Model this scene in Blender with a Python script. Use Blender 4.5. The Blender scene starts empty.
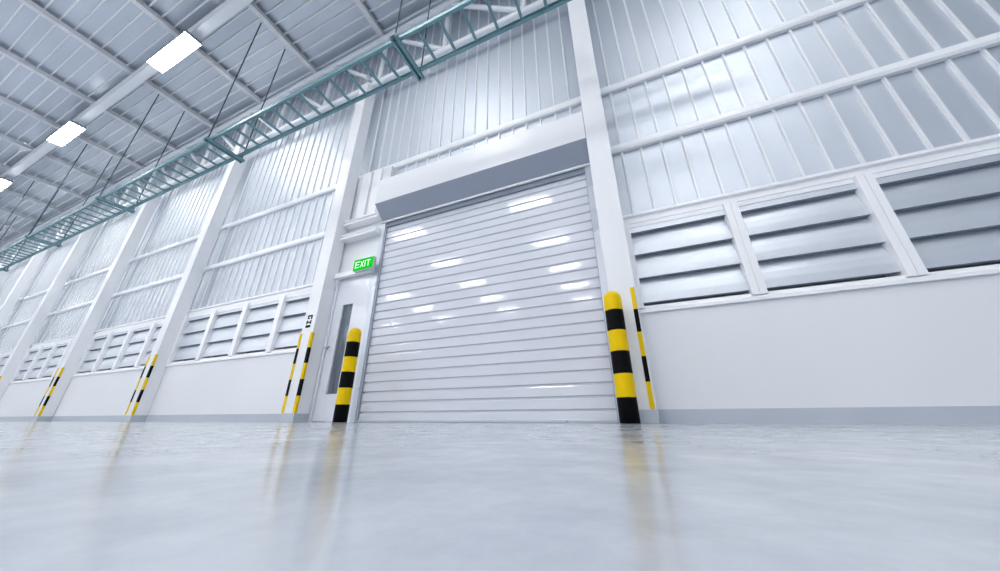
import bpy, bmesh, math, random
from mathutils import Vector, Matrix
random.seed(4)
U = 3.3            # metres per unit: one unit = distance from the camera to the column fronts
H0 = 0.0156        # camera height above the floor, in units
SC = bpy.context.scene
COL = SC.collection

# ------------------------------------------------------------------ materials
def principled(name, col, rough=0.4, metal=0.0, spec=0.5, emis=None, estr=0.0, coat=0.0, aniso=0.0):
    m = bpy.data.materials.new(name); m.use_nodes = True
    b = m.node_tree.nodes['Principled BSDF']
    b.inputs['Base Color'].default_value = (*col, 1)
    b.inputs['Roughness'].default_value = rough
    b.inputs['Metallic'].default_value = metal
    b.inputs['Specular IOR Level'].default_value = spec
    b.inputs['Coat Weight'].default_value = coat
    b.inputs['Anisotropic'].default_value = aniso
    if emis:
        b.inputs['Emission Color'].default_value = (*emis, 1)
        b.inputs['Emission Strength'].default_value = estr
    return m

def noisy(m, scale=(1, 1, 1), nscale=4.0, col_amt=0.06, rough_amt=0.08, bump=0.0, detail=4.0):
    """procedural unevenness of colour, gloss and surface"""
    nt = m.node_tree; N = nt.nodes; L = nt.links
    b = N['Principled BSDF']
    tc = N.new('ShaderNodeTexCoord'); mp = N.new('ShaderNodeMapping'); mp.inputs['Scale'].default_value = scale
    nz = N.new('ShaderNodeTexNoise'); nz.inputs['Scale'].default_value = nscale; nz.inputs['Detail'].default_value = detail
    L.new(tc.outputs['Object'], mp.inputs['Vector']); L.new(mp.outputs['Vector'], nz.inputs['Vector'])
    c = b.inputs['Base Color'].default_value[:3]
    rp = N.new('ShaderNodeValToRGB')
    rp.color_ramp.elements[0].position = 0.3; rp.color_ramp.elements[1].position = 0.7
    rp.color_ramp.elements[0].color = (*[x * (1 - col_amt) for x in c], 1)
    rp.color_ramp.elements[1].color = (*[min(1, x * (1 + col_amt)) for x in c], 1)
    L.new(nz.outputs['Fac'], rp.inputs['Fac']); L.new(rp.outputs['Color'], b.inputs['Base Color'])
    r = b.inputs['Roughness'].default_value
    mr = N.new('ShaderNodeMapRange'); mr.inputs['To Min'].default_value = r - rough_amt; mr.inputs['To Max'].default_value = r + rough_amt
    L.new(nz.outputs['Fac'], mr.inputs['Value']); L.new(mr.outputs['Result'], b.inputs['Roughness'])
    if bump:
        bp = N.new('ShaderNodeBump'); bp.inputs['Strength'].default_value = bump; bp.inputs['Distance'].default_value = 0.02
        L.new(nz.outputs['Fac'], bp.inputs['Height']); L.new(bp.outputs['Normal'], b.inputs['Normal'])
    return m

M = {}
M['dado'] = noisy(principled('painted_dado', (0.785, 0.80, 0.825), 0.36), nscale=0.7, col_amt=0.02, rough_amt=0.04)
M['steel'] = noisy(principled('white_painted_steel', (0.82, 0.835, 0.86), 0.34), nscale=2, col_amt=0.015, rough_amt=0.04)
M['trimwhite'] = noisy(principled('white_trim_paint', (0.90, 0.91, 0.93), 0.3), nscale=3, col_amt=0.01, rough_amt=0.03)
M['clad'] = noisy(principled('zinc_cladding', (0.61, 0.655, 0.715), 0.55, 0.88), scale=(1, 1, 0.25), nscale=1.6, col_amt=0.04, rough_amt=0.05)
M['seam'] = noisy(principled('pale_seam_cover', (0.86, 0.87, 0.89), 0.45, 0.0), nscale=4, col_amt=0.02, rough_amt=0.03)
M['wallseam'] = noisy(principled('pale_wall_seam_cover', (0.82, 0.835, 0.86), 0.5, 0.1), nscale=4, col_amt=0.02, rough_amt=0.03)
M['roof'] = noisy(principled('zinc_roof_sheet', (0.60, 0.64, 0.70), 0.30, 0.88), scale=(0.25, 1, 1), nscale=1.8, col_amt=0.05, rough_amt=0.06)
M['purlin'] = noisy(principled('galvanised_purlin', (0.74, 0.74, 0.76), 0.45, 0.2), nscale=5, col_amt=0.10, rough_amt=0.05)
M['slat'] = noisy(principled('shutter_slat_paint', (0.70, 0.72, 0.78), 0.065, 0.0, 0.6), nscale=1.2, col_amt=0.02, rough_amt=0.01)
M['guide'] = noisy(principled('shutter_guide_paint', (0.60, 0.635, 0.70), 0.28, 0.3), nscale=2, col_amt=0.03, rough_amt=0.03)
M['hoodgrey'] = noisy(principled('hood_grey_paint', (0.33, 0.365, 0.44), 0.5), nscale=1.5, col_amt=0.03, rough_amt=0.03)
M['door'] = noisy(principled('white_door_enamel', (0.74, 0.76, 0.82), 0.15), nscale=1.5, col_amt=0.01, rough_amt=0.02)
M['doorglass'] = noisy(principled('dark_wired_glass', (0.14, 0.165, 0.20), 0.12, 0.2), scale=(6, 1, 0.4), nscale=3, col_amt=0.3, rough_amt=0.03)
M['baseb'] = noisy(principled('grey_skirting_paint', (0.49, 0.53, 0.595), 0.4), nscale=2, col_amt=0.03, rough_amt=0.04)
M['blade'] = noisy(principled('louver_blade_metal', (0.64, 0.68, 0.735), 0.48, 0.65), scale=(0.3, 1, 1), nscale=2.2, col_amt=0.05, rough_amt=0.05)
M['dark'] = noisy(principled('dark_louver_gap', (0.22, 0.26, 0.33), 0.6), nscale=3, col_amt=0.1, rough_amt=0.05)  # colour stands for the darkness behind the louver gaps
M['teal'] = noisy(principled('teal_tray_paint', (0.15, 0.29, 0.33), 0.45, 0.2), nscale=4, col_amt=0.08, rough_amt=0.04)
M['rod'] = noisy(principled('dark_rod_steel', (0.05, 0.085, 0.10), 0.7, 0.1), nscale=9, col_amt=0.1, rough_amt=0.05)
M['yellow'] = noisy(principled('safety_yellow_paint', (0.83, 0.555, 0.0), 0.45, 0.0, 0.15), nscale=5, col_amt=0.03, rough_amt=0.04)
M['black'] = noisy(principled('safety_black_paint', (0.003, 0.003, 0.004), 0.5, 0.0, 0.08), nscale=5, col_amt=0.1, rough_amt=0.04)
M['exitgreen'] = noisy(principled('exit_green_panel', (0.0, 0.33, 0.008), 0.5, 0.0, 0.05, emis=(0.0, 0.62, 0.02), estr=0.25), nscale=5, col_amt=0.02, rough_amt=0.02)
M['exitwhite'] = principled('exit_white_letters', (0.8, 0.95, 0.8), 0.4, emis=(0.6, 1, 0.6), estr=0.2)
M['signcase'] = noisy(principled('sign_case_grey', (0.55, 0.6, 0.6), 0.4), nscale=5, col_amt=0.02, rough_amt=0.02)
M['chrome'] = noisy(principled('brushed_handle_metal', (0.6, 0.62, 0.66), 0.25, 0.9), nscale=9, col_amt=0.02, rough_amt=0.04)
M['shadowstrip'] = noisy(principled('dark_shadow_strip', (0.23, 0.26, 0.32), 0.6), nscale=6, col_amt=0.08, rough_amt=0.04)  # painted shadow for the blade lip undersides and the slot below the hood
M['shade'] = noisy(principled('grey_guide_shade', (0.36, 0.40, 0.48), 0.5), nscale=6, col_amt=0.05, rough_amt=0.04)  # grey standing in for the shaded recess along the guides
M['lightcase'] = noisy(principled('light_housing_grey', (0.34, 0.37, 0.42), 0.4, 0.3), nscale=5, col_amt=0.02, rough_amt=0.03)
M['lamp'] = principled('lit_diffuser', (0.95, 0.97, 1), 0.5, emis=(1.0, 0.985, 0.965), estr=28.0)

def floor_mat():
    m = principled('polished_floor_coating', (0.60, 0.63, 0.68), 0.2, 0.0, 0.6)
    nt = m.node_tree; N = nt.nodes; L = nt.links; b = N['Principled BSDF']
    tc = N.new('ShaderNodeTexCoord')
    mp = N.new('ShaderNodeMapping'); mp.inputs['Scale'].default_value = (1.0, 1.0, 1)
    L.new(tc.outputs['Object'], mp.inputs['Vector'])
    n1 = N.new('ShaderNodeTexNoise'); n1.inputs['Scale'].default_value = 5.0; n1.inputs['Detail'].default_value = 8; n1.inputs['Roughness'].default_value = 0.65
    L.new(mp.outputs['Vector'], n1.inputs['Vector'])
    rp = N.new('ShaderNodeValToRGB'); rp.color_ramp.elements[0].position = 0.32; rp.color_ramp.elements[1].position = 0.72
    rp.color_ramp.elements[0].color = (0.37, 0.41, 0.475, 1); rp.color_ramp.elements[1].color = (0.57, 0.605, 0.66, 1)
    L.new(n1.outputs['Fac'], rp.inputs['Fac']); L.new(rp.outputs['Color'], b.inputs['Base Color'])
    mr = N.new('ShaderNodeMapRange'); mr.inputs['From Min'].default_value = 0.3; mr.inputs['From Max'].default_value = 0.7
    mr.inputs['To Min'].default_value = 0.13; mr.inputs['To Max'].default_value = 0.20
    L.new(n1.outputs['Fac'], mr.inputs['Value']); L.new(mr.outputs['Result'], b.inputs['Roughness'])
    n2 = N.new('ShaderNodeTexNoise'); n2.inputs['Scale'].default_value = 9; n2.inputs['Detail'].default_value = 5
    L.new(mp.outputs['Vector'], n2.inputs['Vector'])
    mr2 = N.new('ShaderNodeMapRange'); mr2.inputs['To Min'].default_value = 0.45; mr2.inputs['To Max'].default_value = 0.62
    L.new(n2.outputs['Fac'], mr2.inputs['Value']); L.new(mr2.outputs['Result'], b.inputs['Specular IOR Level'])
    return m
M['floor'] = floor_mat()

# ------------------------------------------------------------------ mesh helpers (units of U)
class MB:
    def __init__(s): s.v = []; s.f = []; s.mi = []; s.sm = []
    def add(s, verts, faces, mi=0, smooth=False):
        o = len(s.v); s.v += [tuple(v) for v in verts]
        for f in faces: s.f.append([o + i for i in f]); s.mi.append(mi); s.sm.append(smooth)
        return s
    def box(s, x0, x1, y0, y1, z0, z1, mi=0, bev=0.0):
        if bev <= 0:
            v = [(x0,y0,z0),(x1,y0,z0),(x1,y1,z0),(x0,y1,z0),(x0,y0,z1),(x1,y0,z1),(x1,y1,z1),(x0,y1,z1)]
            return s.add(v, [(0,3,2,1),(4,5,6,7),(0,1,5,4),(1,2,6,5),(2,3,7,6),(3,0,4,7)], mi)
        bm = bmesh.new()
        bmesh.ops.create_cube(bm, size=1)
        for q in bm.verts:
            q.co = Vector(((x0+x1)/2 + q.co.x*(x1-x0), (y0+y1)/2 + q.co.y*(y1-y0), (z0+z1)/2 + q.co.z*(z1-z0)))
        bmesh.ops.bevel(bm, geom=list(bm.edges), offset=bev, segments=2, affect='EDGES', profile=0.5)
        bm.verts.index_update()
        s.add([q.co[:] for q in bm.verts], [[q.index for q in f.verts] for f in bm.faces], mi); bm.free()
        return s
    def prism_x(s, prof, x0, x1, mi=0, closed=True, caps=True):
        """profile of (y,z), listed counter-clockwise seen from +x"""
        n = len(prof)
        v = [(x0, y, z) for y, z in prof] + [(x1, y, z) for y, z in prof]
        f = [(i, (i+1) % n, n + (i+1) % n, n + i) for i in range(n if closed else n-1)]
        if caps and closed: f += [tuple(range(n))[::-1], tuple(range(n, 2*n))]
        return s.add(v, f, mi)
    def tube(s, a, b, r, n=14, mi=0, caps=True):
        a = Vector(a); b = Vector(b); d = (b-a).normalized()
        t = Vector((0,0,1)) if abs(d.z) < 0.9 else Vector((1,0,0))
        p = d.cross(t).normalized(); q = d.cross(p)
        v = []
        for c in (a, b):
            for i in range(n):
                w = 2*math.pi*i/n; v.append(c + p*r*math.cos(w) + q*r*math.sin(w))
        s.add(v, [(i, (i+1) % n, n+(i+1) % n, n+i) for i in range(n)], mi, True)
        if caps: s.add(v, [tuple(range(n))[::-1], tuple(range(n, 2*n))], mi)
        return s
    def lathe(s, cx, cy, prof, n=40):
        """prof: list of (r, z, material index of the band above this point)"""
        rings = []
        o = len(s.v)
        for r, z, mi in prof:
            for i in range(n):
                w = 2*math.pi*i/n; s.v.append((cx + r*math.cos(w), cy + r*math.sin(w), z))
        for k in range(len(prof)-1):
            for i in range(n):
                a = o + k*n; b = a + n
                s.f.append([a+i, a+(i+1) % n, b+(i+1) % n, b+i]); s.mi.append(prof[k][2]); s.sm.append(True)
        s.f.append([o+i for i in range(n)][::-1]); s.mi.append(prof[0][2]); s.sm.append(False)
        return s
    def build(s, name, mats, parent=None, loc=(0,0,0)):
        me = bpy.data.meshes.new(name)
        lx, ly, lz = loc
        me.from_pydata([((x-lx)*U, (y-ly)*U, (z-lz)*U) for x, y, z in s.v], [], s.f)
        if not isinstance(mats, (list, tuple)): mats = [mats]
        for m in mats: me.materials.append(m)
        for p, mi, sm in zip(me.polygons, s.mi, s.sm): p.material_index = mi; p.use_smooth = sm
        bm = bmesh.new(); bm.from_mesh(me); bmesh.ops.recalc_face_normals(bm, faces=list(bm.faces)); bm.to_mesh(me); bm.free()
        o = bpy.data.objects.new(name, me); COL.objects.link(o)
        if parent: o.parent = parent
        else: o.location = (lx*U, ly*U, lz*U)
        return o

def empty(name, loc):
    o = bpy.data.objects.new(name, None); COL.objects.link(o)
    o.location = [c*U for c in loc]; o.empty_display_size = 0.2
    return o
def tag(o, label, cat, group=None, kind=None):
    o['label'] = label; o['category'] = cat
    if group: o['group'] = group
    if kind: o['kind'] = kind
    return o

# ------------------------------------------------------------------ key positions
W = 1.07                       # face of the masonry dado
CW = 0.04                      # half width of a column
CR = [0.025, -1.372, -2.737, -4.095, -5.455, -6.815, -8.175, -9.535, -10.895]      # right edge of every column
CC = [x - CW for x in CR]
CC = [1.362 - CW + 0.025] + CC  # one more column on the right, outside the picture
YCLAD = 1.12
ROOFZ = 2.66
XR, XL = 3.2, -13.0
ORD = ['', 'first', 'second', 'third', 'fourth', 'fifth', 'sixth', 'seventh', 'eighth', 'ninth', 'tenth']

# ------------------------------------------------------------------ floor
fl = MB().box(-15, 5.5, -6.2, 1.3, -0.04, 0).build('floor', M['floor'])
tag(fl, 'glossy pale blue-grey warehouse floor reflecting the posts', 'floor', kind='structure')

# ------------------------------------------------------------------ wall
DOOR_L, DOOR_R = CR[1], -0.055
def wall_box(x0, x1): return MB().box(x0, x1, W, 1.17, 0, 0.3195)
wall = MB()
wall.box(CR[0]-0.08, XR, W, 1.17, 0, 0.3195)
wall.box(XL, CR[1]-0.002, W, 1.17, 0, 0.3195)
wall_o = wall.build('wall_back', M['dado'])
tag(wall_o, 'long white warehouse wall with smooth lower part and ribbed metal cladding above', 'wall', kind='structure')

# ribbed cladding, one sheet per bay
def cladding(x0, x1, z0, z1, pitch=0.0717, start=0.0595, rh=0.0075, rw=0.0048):
    pts = [(x0, YCLAD)]
    x = x0 + start
    while x + 0.010 < x1:
        pts += [(x-rw, YCLAD), (x-rw*0.65, YCLAD-rh), (x+rw*0.65, YCLAD-rh), (x+rw, YCLAD)]
        x += pitch
    pts += [(x1, YCLAD)]
    n = len(pts); m = MB()
    v = [(a, b, z0) for a, b in pts] + [(a, b, z1) for a, b in pts] + [(a, YCLAD+0.02, z0) for a, b in pts] + [(a, YCLAD+0.02, z1) for a, b in pts]
    f = []
    for i in range(n-1):
        f += [(i, i+1, n+i+1, n+i), (2*n+i, 3*n+i, 3*n+i+1, 2*n+i+1), (i, 2*n+i, 2*n+i+1, i+1), (n+i, n+i+1, 3*n+i+1, 3*n+i)]
    f += [(0, n, 3*n, 2*n), (n-1, 3*n-1, 4*n-1, 2*n-1)]
    m.add(v, f)
    for j, q in enumerate(f):                       # the seam covers are pale, the sheets between them bare metal
        if j < 4*(n-1) and j % 4 == 0 and (j//4) % 4 in (1, 2, 3) and j//4 < n-2: m.mi[j] = 1
    return m.build('ribbed_cladding', [M['clad'], M['wallseam']], wall_o)

def girt(x0, x1, z):
    """C-shaped wall rail: top flange, recessed web, lower flange with lip"""
    prof = [(1.119, z+0.006), (1.104, z+0.006), (1.099, z+0.016), (1.099, z+0.037), (1.119, z+0.037)]
    return MB().prism_x(prof[::-1], x0, x1).build('girt', M['trimwhite'], wall_o)

bays = []            # (x0, x1) clear width between column centres
for i in range(len(CC)-1):
    bays.append((CC[i+1], CC[i]))
bays.append((XL, CC[-1]))
for i, (x0, x1) in enumerate(bays):
    if i == 1:
        cladding(x0, x1, 1.06, ROOFZ+0.03, 0.0725, start=0.065)
    else:
        if i == 0: cladding(x0, x1, 0.66, ROOFZ+0.03, 0.0717, start=0.0817)
        else: cladding(x0, x1, 0.66, ROOFZ+0.03, 0.0717, start=0.0717)
        girt(x0, x1, 1.008)
    girt(x0, x1, 1.355)
# stretch of cladding to the right of the outermost column
cladding(CC[0], XR, 0.66, ROOFZ+0.03); girt(CC[0], XR, 1.008); girt(CC[0], XR, 1.355)

# skirting
MB().box(CR[0]-0.02, XR, W-0.004, W+0.01, 0, 0.036).build('baseboard_right', M['baseb'])
MB().box(XL, CR[1]-0.006, W-0.004, W+0.01, 0, 0.036).build('baseboard_left', M['baseb'])
tag(bpy.data.objects['baseboard_right'], 'grey skirting strip along the wall right of the shutter', 'baseboard', kind='structure')
tag(bpy.data.objects['baseboard_left'], 'grey skirting strip along the wall left of the exit door', 'baseboard', kind='structure')

# ------------------------------------------------------------------ louvered windows
def blade(m, z, x0, x1, top=None):
    """curved blade leaning back as it rises; its folded lower edge is coloured dark underneath to paint its shadow"""
    if top is None:
        out = [(1.078, z), (1.078, z+0.004), (1.0795, z+0.026), (1.084, z+0.050), (1.091, z+0.072), (1.0965, z+0.0862)]
        inn = [(1.099, z+0.0850), (1.094, z+0.070), (1.087, z+0.049), (1.0825, z+0.026), (1.082, z+0.004), (1.0965, z+0.004), (1.0965, z)]
    else:
        out = [(1.078, z), (1.078, top)]; inn = [(1.082, top), (1.082, z+0.004), (1.0965, z+0.004), (1.0965, z)]
    p = out + inn; n = len(p)
    v = [(x0, a, b) for a, b in p] + [(x1, a, b) for a, b in p]
    for k in range(n):
        m.add([v[k], v[(k+1) % n], v[n+(k+1) % n], v[n+k]], [(0, 1, 2, 3)], 1 if k == n-1 else 0)
    return m
WN = 0
def side_name(i):
    return 'in the bay right of the shutter' if i == 0 else 'in the %s window bay left of the exit door' % ORD[i-1]
def window_bay(i, x0, x1, count=4):
    global WN
    fr = MB()
    ZB, ZT = 0.3195, 0.687
    # head and sill of the ribbon of windows: a trim
    t = MB()
    t.prism_x([(1.119, 0.652), (1.074, 0.652), (1.074, 0.662), (1.078, 0.664), (1.078, 0.676), (1.068, 0.679), (1.068, 0.688), (1.119, 0.688)][::-1], x0, x1)
    h = t.build('trim_%d' % (2*i+1), M['trimwhite'])
    tag(h, 'white metal head rail over the louvered windows ' + side_name(i), 'window head', 'window head rails', 'structure')
    t = MB().prism_x([(1.062, 0.3195), (1.15, 0.3195), (1.15, 0.337), (1.074, 0.337), (1.062, 0.329)], x0, x1)
    h = t.build('trim_%d' % (2*i+2), M['trimwhite'])
    tag(h, 'white metal sill under the louvered windows ' + side_name(i), 'window sill', 'window sills', 'structure')
    p = (x1 - x0) / count
    for k in range(count-1, -1, -1) if i else range(count):
        WN += 1
        a, b = x0 + k*p, x0 + (k+1)*p
        w = empty('window_%d' % WN, ((a+b)/2, 1.09, 0.337))
        order = ORD[k+1] + ' from the left' if i == 0 else ORD[count-k] + ' from the right'
        tag(w, 'white framed louvered window, %s %s' % (order, side_name(i)), 'window', 'louvered windows', 'structure')
        L = ((a+b)/2, 1.09, 0.337)
        m = MB(); g = 0.0185
        for (u0, u1) in ((a, a+g), (b-g, b)):
            m.box(u0+0.0004, u1-0.0004, 1.064, 1.135, 0.337, 0.652)
        m.box(a+g, b-g, 1.074, 1.135, 0.337, 0.344); m.box(a+g, b-g, 1.076, 1.135, 0.636, 0.652)
        m.build('window_frame', M['trimwhite'], w, L)
        MB().box(a+0.002, b-0.002, 1.137, 1.142, 0.337, 0.640).build('gap_dark_sheet', M['dark'], w, L)  # dark sheet painted as the unlit gap behind the blades
        for q in range(4):
            z = 0.356 + 0.0867*q
            blade(MB(), z, a+g-0.001, b-g+0.001, 0.640 if q == 3 else None).build('louver_blade', [M['blade'], M['shadowstrip']], w, L)
window_bay(0, CR[0], 1.307)
for i in range(2, 8):
    window_bay(i, CR[i], CR[i-1]-0.08)

# ------------------------------------------------------------------ columns with corner guards
def column_name(n):
    if n == 0: return 'right beside the roller shutter'
    if n == 1: return 'left of the exit door'
    return '%s column to the left of the exit door column' % ORD[n-1]
for n, xr in enumerate(CR):
    xl = xr - 0.08; xc = xr - 0.04
    base = (xc, 1.035, 0)
    c = empty('steel_column', base)
    tag(c, {0: 'tall white steel column rising at the right edge of the roller shutter',
            1: 'tall white steel column with black marking, left of the exit door'}.get(n,
            'tall white steel column, %s along the wall left of the one beside the exit door' % ORD[n-1]), 'column', 'white wall columns')
    MB().box(xl, xr, 1.0, 1.069, 0, 2.0, bev=0.0015).build('shaft', M['steel'], c, base)
    MB().box(xl-0.002, xr+0.002, 0.998, 1.066, 0, 0.035, bev=0.001).build('base_plate', M['baseb'], c, base)
    m = MB().box(xl-0.002, xr+0.002, 0.998, 1.0692, 2.0, 2.012)
    m.box(xc-0.035, xc+0.035, 1.0, 1.07, 2.012, 2.10)
    m.build('cap_bracket', M['steel'], c, base)
    # small brackets behind the shaft fix it to the cladding rails
    if n:
        zb = 1.396 if n == 1 else 0.6885
        m = MB().box(xr-0.062, xr+0.036, 1.112, 1.1185, zb, 2.5).box(xr+0.026, xr+0.031, 1.106, 1.112, zb, 2.5, 1)
        m.build('corner_flashing', [M['clad'], M['trimwhite']], wall_o)
    for s in ((1,) if n == 0 else (-1, 1)):
        x = xr if s > 0 else xl
        t = 0.0022; w = 0.0120
        if n == 0: x -= 0.0035
        m = MB()
        Z = [0.0365 + (0.385-0.0365)*k/5 for k in range(6)]
        for k in range(5):
            mi = k % 2
            # L section around the corner
            ox, ix = x + s*t, x
            prof = [(ox, 1.0-t), (ox, 1.0+w*0.7), (ix, 1.0+w*0.7), (ix, 1.0), (x - s*w, 1.0), (x - s*w, 1.0-t)] if n else [(x, 1.0-t), (x, 1.0), (x-0.0005, 1.0), (x-0.001, 1.0), (x - s*w, 1.0), (x - s*w, 1.0-t)]
            nn = 6
            v = [(a, b, Z[k]) for a, b in prof] + [(a, b, Z[k+1]) for a, b in prof]
            m.add(v, [(j, (j+1) % nn, nn+(j+1) % nn, nn+j) for j in range(nn)], mi)
            m.add(v, [(0,1,2,3), (0,3,4,5), (6,7,8,9), (6,9,10,11)], mi)
        g = m.build('corner_guard', [M['yellow'], M['black']], None, (x, 1.0, 0.0365))
        which = 'left' if s < 0 else 'right'
        cn = {0: 'the column beside the roller shutter', 1: 'the column beside the exit door'}.get(n, 'the %s column left of the exit door one' % ORD[n-1])
        tag(g, 'striped yellow black guard, %s edge of %s' % (which, cn), 'corner guard', 'striped corner guards')

# black stencilled marking on the column beside the exit door
y0, y1 = 0.9985, 1.0
cx = -1.4130
mark = empty('column_marking', (cx, y0, 0.41))
tag(mark, 'small black stencilled marking on the white column beside the exit door', 'marking')
def char(bars):
    m = MB()
    for a, b, c, d in bars: m.box(cx+a, cx+b, y0, y1, c, d)
    m.build('character', M['black'], mark, (cx, y0, 0.41))
char([(-0.016, 0.014, 0.412, 0.424)])
char([(-0.016, -0.009, 0.429, 0.447), (0.008, 0.015, 0.429, 0.447), (-0.010, 0.009, 0.435, 0.441)])
char([(-0.014, 0.016, 0.466, 0.473), (0.009, 0.016, 0.452, 0.4665), (-0.014, -0.007, 0.455, 0.4665), (-0.0075, -0.001, 0.455, 0.460)])

# ------------------------------------------------------------------ bollards
def bollard(xc, yc, r, h, label):
    zs = [0.001, 0.063, 0.122, 0.181, 0.238, 0.297]
    k = h/0.357
    prof = [(r, zs[0], 1)]
    for j in range(1, 6): prof.append((r, zs[j]*k, 0 if j % 2 else 1))
    ztop = h - r*0.95
    prof.append((r, ztop, 0))
    for q in range(1, 9):
        a = q/8*math.pi/2
        prof.append((max(r*math.cos(a), 0.0004), ztop + r*0.95*math.sin(a), 0))
    b = MB().lathe(xc, yc, prof).build('bollard', [M['yellow'], M['black']], None, (xc, yc, 0.001))
    tag(b, label, 'bollard', 'striped bollards at the shutter')
bollard(-0.0435, 0.945, 0.0250, 0.361, 'thick yellow and black striped bollard at the right side of the roller shutter')
bollard(-1.044, 0.945, 0.0250, 0.357, 'thick yellow and black striped bollard between exit door and roller shutter')

# ------------------------------------------------------------------ roller shutter
SX0, SX1 = -1.109, -0.0765
rs = empty('roller_shutter', ((SX0+SX1)/2, 1.09, 0)); LS = ((SX0+SX1)/2, 1.09, 0)
tag(rs, 'wide closed grey-white roller shutter with horizontal slats under a grey hood', 'roller shutter')
prof = []
zp = 0.0395; z = 0.012; n = 25
front = [(1.0915, 0.0), (1.0915, 0.0005)]
for k in range(n):
    b = 0.0005 + k*zp
    front += [(1.0870, b+0.0006), (1.0860, b+0.0016), (1.0860, b+zp-0.0096), (1.0868, b+zp-0.0082), (1.0925, b+zp-0.0070), (1.0920, b+zp-0.0010)]
back = [(1.105, 0.004+n*zp), (1.105, 0.0)]
cur = front + back
m = MB()
nn = len(front)
v = [(SX0, y, zz) for y, zz in front] + [(SX1, y, zz) for y, zz in front]
m.add(v, [(i, i+1, nn+i+1, nn+i) for i in range(nn-1)])
m.box(SX0, SX1, 1.0955, 1.105, 0.0, 0.004+n*zp)
cu = m.build('slat_curtain', M['slat'], rs, LS)
MB().box(SX0+0.001, SX1-0.001, 1.080, 1.0945, 0.0008, 0.010, bev=0.001).build('bottom_bar', M['guide'], rs, LS)
for x0, x1 in ((SX0-0.022, SX0+0.004), (SX1-0.004, SX1+0.020)):
    m = MB()
    m.box(x0, x1, 1.073, 1.0825, 0, 0.972); m.box(x0, x1, 1.108, 1.114, 0, 0.972)
    xo = (x0, x0+0.008) if x0 < -0.5 else (x1-0.008, x1)
    m.box(xo[0], xo[1], 1.0825, 1.108, 0, 0.972)
    gr = m.build('guide_rail', M['guide'], rs, LS)
    sx = (SX0+0.0042, SX0+0.0125) if x0 < -0.5 else (SX1-0.0065, SX1-0.0042)
    MB().box(sx[0], sx[1], 1.0765, 1.0853, 0.001, 0.9315).build('guide_shade_strip', M['shade'], rs, LS)  # added grey strip, paints the guide recess as if in shadow
HX0, HX1 = -1.121, -0.0565
# hood: white front, grey slanted underside, pale lower lip
m = MB()
prof = [(0.998, 1.031), (0.998, 1.178), (1.105, 1.178), (1.105, 0.985), (1.068, 0.967), (1.064, 0.967)]
k = len(prof)
v = [(HX0, y, zz) for y, zz in prof] + [(HX1, y, zz) for y, zz in prof]
m.add(v, [(0, 1, k+1, k)], 0); m.add(v, [(1, 2, k+2, k+1)], 0); m.add(v, [(2, 3, k+3, k+2)], 0)
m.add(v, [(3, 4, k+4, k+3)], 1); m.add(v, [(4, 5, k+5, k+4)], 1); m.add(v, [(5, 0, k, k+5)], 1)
m.add(v, [tuple(range(k)), tuple(range(k, 2*k))[::-1]], 0)
m.build('hood', [M['steel'], M['hoodgrey']], rs, LS)
MB().box(SX0-0.02, SX1+0.018, 1.066, 1.073, 0.957, 0.9665).build('lintel_lip', M['steel'], rs, LS)
MB().box(SX0+0.0045, SX1-0.0045, 1.0765, 1.0850, 0.932, 0.962).build('slot_shadow_strip', M['shadowstrip'], rs, LS)  # dark strip painted as the shadowed gap below the hood lip
MB().box(SX1+0.0205, DOOR_R+0.03, 1.0705, 1.115, 0, 0.966).build('side_filler', M['steel'], rs, LS)
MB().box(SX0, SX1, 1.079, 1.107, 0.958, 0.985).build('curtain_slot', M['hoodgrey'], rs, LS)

# ------------------------------------------------------------------ exit door and the panel above it
DX0, DX1 = -1.358, -1.168
dr = empty('door_1', ((DX0+DX1)/2, 1.085, 0)); LD = ((DX0+DX1)/2, 1.085, 0)
tag(dr, 'narrow glossy white exit door with a tall slim window beside the roller shutter', 'door', kind='structure')
m = MB()
wx0, wx1, wz0, wz1 = -1.307, -1.240, 0.115, 0.536
m.box(DX0, wx0, 1.080, 1.100, 0.003, 0.684); m.box(wx1, DX1, 1.080, 1.100, 0.003, 0.684)
m.box(wx0, wx1, 1.080, 1.100, 0.003, wz0); m.box(wx0, wx1, 1.080, 1.100, wz1, 0.684)
m.build('door_leaf', M['door'], dr, LD)
g = MB().box(wx0, wx1, 1.088, 1.092, wz0, wz1).build('door_glass', M['doorglass'], dr, LD)
m = MB()
m.box(CR[1]+0.0005, DX0-0.0015, 1.072, 1.110, 0, 0.70); m.box(DX1+0.0012, SX0-0.0225, 1.0790, 1.110, 0, 0.70)
m.box(DX0-0.0015, DX1+0.0012, 1.076, 1.110, 0.6855, 0.70)
m.build('door_frame', M['door'], dr, LD)
m = MB()
hx, hz = -1.352, 0.325
m.tube((hx, 1.080, hz), (hx, 1.074, hz), 0.0085, 18)
m.tube((hx, 1.076, hz), (hx, 1.062, hz), 0.0035, 12)
m.tube((hx-0.003, 1.062, hz), (hx+0.030, 1.062, hz), 0.0034, 12)
m.build('door_handle', M['chrome'], dr, LD)
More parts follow.
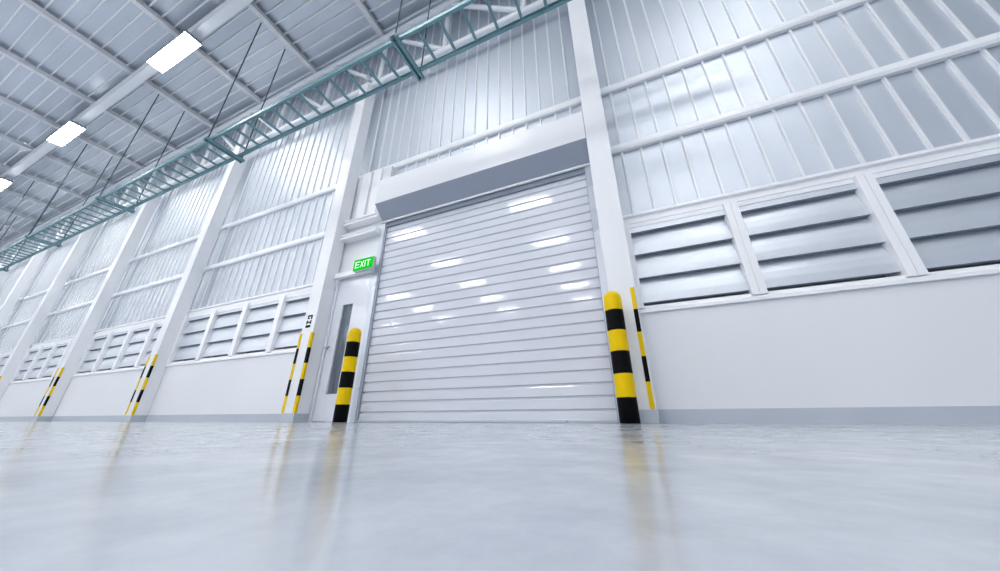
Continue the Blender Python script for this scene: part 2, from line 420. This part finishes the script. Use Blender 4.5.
# infill above the door, up to the rails beside the hood
pn = MB()
pn.box(CR[1]-0.035, SX0-0.0225, 1.082, 1.11, 0.70, 1.358)
pn_o = pn.build('infill_panel', M['dado'], wall_o)
tr = []
MB().box(CR[1]+0.0008, SX0-0.0230, 1.0495, 1.0755, 0.679, 0.692).box(CR[1]+0.0008, SX0-0.0230, 1.0535, 1.0755, 0.692, 0.706).build('transom_ledge', M['trimwhite'], wall_o)
def ledge(z, h, y):
    pr = [(1.0815, z), (y, z), (y, z+h*0.3), (y+0.007, z+h*0.3), (y+0.007, z+h*0.72), (y, z+h*0.72), (y, z+h), (1.0815, z+h)]
    MB().prism_x(pr[::-1], CR[1]+0.0008, SX0-0.024).build('wall_rail', M['trimwhite'], wall_o)
ledge(0.897, 0.028, 1.036); ledge(0.985, 0.030, 1.036)
# upright pair of posts above the rails
for x0, x1 in ((-1.330, -1.268), (-1.246, -1.190)):
    MB().box(x0, x1, 1.068, 1.0815, 1.040, 1.354).build('infill_post', M['trimwhite'], wall_o)
MB().box(SX0-0.0222, SX0+0.01, 1.108, 1.116, 0, 1.06).build('reveal', M['dado'], wall_o)
# solid wall above and behind the hood
MB().box(SX0-0.022, DOOR_R+0.02, 1.1165, 1.16, 0.0, 1.06).build('opening_backing', M['dado'], wall_o)

# ------------------------------------------------------------------ exit sign
ex0, ex1, ez0, ez1 = -1.226, -1.101, 0.682, 0.743
YF = 1.030
sg = empty('exit_sign', ((ex0+ex1)/2, 1.05, ez0)); LG = ((ex0+ex1)/2, 1.05, ez0)
tag(sg, 'bright green exit sign with white letters above the white exit door', 'sign')
m = MB().box(ex0, ex1, YF+0.001, YF+0.018, ez0, ez1, bev=0.001)
m.box(-1.19, -1.14, YF+0.018, 1.0815, 0.712, 0.728)
m.build('sign_case', M['signcase'], sg, LG)
MB().box(ex0+0.001, ex1-0.001, YF-0.0008, YF+0.0009, ez0+0.001, ez1-0.001).build('sign_face', M['exitgreen'], sg, LG)
def letters():
    ya, yb = YF-0.0022, YF-0.0008
    z0, z1 = ez0+0.014, ez1-0.014; hh = z1-z0; lw = 0.0036
    def bar(mb, a, b, w):
        a = Vector((a[0], 0, a[1])); b = Vector((b[0], 0, b[1])); d = (b-a).normalized(); p = Vector((-d.z, 0, d.x))*w/2
        c = [a-p, b-p, b+p, a+p]
        v = [(q.x, ya, q.z) for q in c] + [(q.x, yb, q.z) for q in c]
        mb.add(v, [(0,1,2,3), (4,7,6,5), (0,4,5,1), (1,5,6,2), (2,6,7,3), (3,7,4,0)])
    x = ex0 + 0.0135; w = 0.024; gap = 0.0062
    out = []
    mb = MB(); bar(mb, (x+lw/2, z0), (x+lw/2, z1), lw)
    for zz in (z0+lw/2, (z0+z1)/2, z1-lw/2): bar(mb, (x, zz), (x+w, zz), lw)
    out.append(mb); x += w+gap
    mb = MB(); bar(mb, (x+lw/2, z0), (x+w-lw/2, z1), lw); bar(mb, (x+lw/2, z1), (x+w-lw/2, z0), lw); out.append(mb); x += w+gap
    mb = MB(); bar(mb, (x+lw/2, z0), (x+lw/2, z1), lw); out.append(mb); x += lw+gap
    mb = MB(); bar(mb, (x, z1-lw/2), (x+w, z1-lw/2), lw); bar(mb, (x+w/2, z0), (x+w/2, z1), lw); out.append(mb)
    for mb in out: mb.build('letter', M['exitwhite'], sg, LG)
letters()

# ------------------------------------------------------------------ roof
pts = [(-6.0, ROOFZ)]
y = 1.018 - 0.0694*101
y = 1.018 - 0.0694*int((1.018+5.9)/0.0694)
while y < 1.10:
    pts += [(y-0.005, ROOFZ), (y-0.0035, ROOFZ-0.015), (y+0.0035, ROOFZ-0.015), (y+0.005, ROOFZ)]
    y += 0.0694
pts += [(1.14, ROOFZ), (1.14, ROOFZ+0.02), (-6.0, ROOFZ+0.02)]
m = MB().prism_x(pts, XL, XR)
for j in range(len(pts)-1):
    if pts[j][1] < ROOFZ or (pts[j][1] == ROOFZ and pts[j+1][1] < ROOFZ): m.mi[j] = 1
ceil = m.build('ceiling', [M['roof'], M['seam']])
tag(ceil, 'high roof of ribbed metal sheets on pale purlins', 'ceiling', kind='structure')
x = -1.375 + 0.689*6
while x > XL:
    # purlin: C section, opening to the left
    m = MB()
    m.box(x-0.019, x+0.019, -6.0, 1.045, 2.612, 2.617); m.box(x+0.014, x+0.019, -6.0, 1.045, 2.617, ROOFZ-0.016)
    m.box(x-0.019, x-0.015, -6.0, 1.045, 2.617, 2.624); m.box(x-0.019, x+0.014, -6.0, 1.045, ROOFZ-0.019, ROOFZ-0.016)
    m.build('purlin', M['purlin'], ceil)
    x -= 0.689
ROWS = [0.4475, -0.93, -1.89, -2.85, -3.74, -4.70]
for yr in ROWS[:1]:
    m = MB(); a, b = yr-0.0135, yr+0.0395
    m.box(XL, XR, a, b, 2.500, 2.512); m.box(XL, XR, (a+b)/2-0.006, (a+b)/2+0.006, 2.512, 2.604); m.box(XL, XR, a, b, 2.600, 2.611)
    m.build('girder', M['steel'], ceil)

# ------------------------------------------------------------------ ceiling lights
def light(xc, yc, label, group=None, top=2.500):
    base = (xc, yc, 2.42)
    t = empty('ceiling_light', base); tag(t, label, 'ceiling light', group)
    m = MB(); m.box(xc-0.247, xc+0.247, yc-0.0465, yc+0.0465, 2.4225, 2.448, bev=0.002)
    m.build('housing', M['lightcase'], t, base)
    m = MB(); m.box(xc-0.2445, xc+0.2445, yc-0.0445, yc+0.0445, 2.4185, 2.4245)
    m.build('diffuser', M['lamp'], t, base)
    for dx in (-0.15, 0.15):
        MB().box(xc+dx-0.01, xc+dx+0.01, yc-0.006, yc+0.006, 2.448, top).build('mounting_bracket', M['lightcase'], t, base)
LX = [-2.715 + 1.79*k for k in (2, 1, 0, -1, -2, -3, -4, -5)]
seen = {-2.715: 'nearest and largest rectangular ceiling light, lit white, at the top of the picture',
        -4.505: 'middle one of the three lit ceiling lights seen under the roof girder',
        -6.295: 'farthest lit ceiling light, cut by the left edge of the picture'}
for yr in ROWS:
    for xx in LX:
        if yr == ROWS[0] and xx > -1.5: continue
        lab = None
        if yr == ROWS[0]:
            for kx, s in seen.items():
                if abs(kx-xx) < 0.01: lab = s
        light(xx, yr, lab or 'long white ceiling light outside the picture, lit', 'ceiling lights under the roof' if lab else 'ceiling lights outside the picture', 2.500 if yr == ROWS[0] else ROOFZ-0.0005)

for xx in (0.865, -0.925):
    light(xx, 0.02, 'long white ceiling light outside the picture, lit', 'ceiling lights outside the picture', ROOFZ-0.0005)

# ------------------------------------------------------------------ lattice girder along the wall
NODE0, NSP = -0.29, 0.5165
gx = [2.7] + [CC[0]] + CC[1:]
edges = CC + [XL]
for i in range(len(CC)):
    x1 = CC[i]; x0 = edges[i+1]
    if i == len(CC)-1: x0 = XL
    base = ((x0+x1)/2, 1.035, 2.07)
    nm = {0: 'white tubular lattice girder right of the shutter column, above the picture',
          1: 'white tubular lattice girder behind the cable ladder above the roller shutter'}.get(i,
          'white tubular lattice girder high above the %s window bay left of the exit door' % ORD[i-1])
    t = empty('lattice_girder', base); tag(t, nm, 'girder', 'lattice girders along the wall')
    e = 0.036
    MB().tube((x0+e, 1.035, 2.103), (x1-e, 1.035, 2.103), 0.020, 20).build('bottom_chord', M['steel'], t, base)
    MB().tube((x0+0.001, 1.030, 2.572), (x1-0.001, 1.030, 2.572), 0.024, 18).build('top_chord', M['steel'], t, base)
    k = -10
    for k in range(-6, 26):
        xn = NODE0 - NSP*k
        if x0 + 0.03 < xn < x1 - 0.03:
            MB().tube((xn, 1.035, 2.122), (xn, 1.035, 2.566), 0.0155, 14).build('post', M['steel'], t, base)
        a = Vector((xn-NSP+0.03, 1.035, 2.555)); b = Vector((xn-0.012, 1.035, 2.125))
        if x0 + 0.02 < b.x and a.x < x1 - 0.02:
            d = b - a
            if a.x < x0+0.02: a = a + d*((x0+0.02-a.x)/d.x)
            if b.x > x1-0.02: b = a + (b-a)*((x1-0.02-a.x)/(b.x-a.x))
            MB().tube(a, b, 0.0145, 14).build('diagonal', M['steel'], t, base)

# ------------------------------------------------------------------ cable ladder
TZ = 1.545
TY0, TY1 = 0.637, 0.796
TX1, TX0 = 0.60, -12.2
base = (TX1, (TY0+TY1)/2, TZ)
ct = empty('cable_ladder', base)
tag(ct, 'long teal painted metal cable ladder hung below the roof along the wall', 'cable ladder')
for s, y in ((1, TY0), (-1, TY1)):
    hgt = 0.022
    pr = [(y, TZ), (y + s*0.012, TZ), (y + s*0.012, TZ+0.002), (y + s*0.0025, TZ+0.002), (y + s*0.0025, TZ+hgt-0.002),
          (y + s*0.012, TZ+hgt-0.002), (y + s*0.012, TZ+hgt), (y, TZ+hgt)]
    if s < 0: pr = pr[::-1]
    MB().prism_x(pr, TX0, TX1).build('side_rail', M['teal'], ct, base)
SUP0, SUPSP = -0.760, 1.376
RP = SUPSP/13
rest = MB(); nr = 0
x = SUP0 + RP*12
while x > TX0:
    kk = (SUP0 - x)/SUPSP
    if abs(kk - round(kk)) > 0.02:
        if nr < 100:
            MB().box(x-0.0055, x+0.0055, TY0+0.003, TY1-0.003, TZ+0.0025, TZ+0.012).build('rung', M['teal'], ct, base)
        else:
            rest.box(x-0.0055, x+0.0055, TY0+0.003, TY1-0.003, TZ+0.0025, TZ+0.012)
        nr += 1
    x -= RP
if rest.f:
    o = rest.build('far_rungs', M['teal'], ct, base); o['kind'] = 'stuff'
# hangers: a strut under the ladder on two threaded rods
for k in range(0, 9):
    x = SUP0 - SUPSP*k
    base = (x, (TY0+TY1)/2, TZ-0.018)
    t = empty('trapeze_hanger', base)
    tag(t, 'teal strut on two thin rods carrying the cable ladder, %s from the upper right' % ORD[k+1], 'hanger', 'cable ladder hangers')
    s = MB()
    s.box(x-0.017, x+0.017, TY0-0.022, TY1+0.024, TZ-0.0035, TZ-0.0008)
    s.box(x-0.017, x-0.013, TY0-0.022, TY1+0.024, TZ-0.018, TZ-0.0035); s.box(x+0.013, x+0.017, TY0-0.022, TY1+0.024, TZ-0.018, TZ-0.0035)
    s.box(x-0.013, x-0.005, TY0-0.022, TY1+0.024, TZ-0.018, TZ-0.0155); s.box(x+0.005, x+0.013, TY0-0.022, TY1+0.024, TZ-0.018, TZ-0.0155)
    s.build('strut', M['teal'], t, base)
    for y in (TY0-0.011, TY1+0.013):
        MB().tube((x, y, TZ-0.024), (x, y, ROOFZ-0.001), 0.0036, 8).build('rod', M['rod'], t, base)
        MB().tube((x, y, TZ-0.0225), (x, y, TZ-0.0185), 0.0068, 6).build('nut', M['rod'], t, base)

# ------------------------------------------------------------------ world and camera
w = bpy.data.worlds.new('World'); SC.world = w; w.use_nodes = True
bg = w.node_tree.nodes['Background']
bg.inputs['Color'].default_value = (0.70, 0.82, 1.0, 1); bg.inputs['Strength'].default_value = 0.24

f, yaw, pit, rol = 3.20179315e+02, -4.02320738e-01, 3.91830876e-01, -2.99519476e-03
F = Vector((math.sin(yaw)*math.cos(pit), math.cos(yaw)*math.cos(pit), math.sin(pit)))
Rt = Vector((math.cos(yaw), -math.sin(yaw), 0)); Up = Rt.cross(F)
r = math.cos(rol)*Rt + math.sin(rol)*Up; u = -math.sin(rol)*Rt + math.cos(rol)*Up
cam = bpy.data.cameras.new('camera'); co = bpy.data.objects.new('camera', cam); COL.objects.link(co)
mat = Matrix.Identity(4)
for i in range(3): mat[i][0] = r[i]; mat[i][1] = u[i]; mat[i][2] = -F[i]
mat[0][3] = 0; mat[1][3] = 0; mat[2][3] = H0*U
co.matrix_world = mat
cam.sensor_fit = 'HORIZONTAL'; cam.sensor_width = 36.0; cam.lens = f/1000*36.0
cam.clip_start = 0.01; cam.clip_end = 500
SC.camera = co
vs = SC.view_settings
vs.view_transform = 'Standard'; vs.look = 'None'; vs.gamma = 1; vs.use_curve_mapping = False
vs.exposure = 1.22
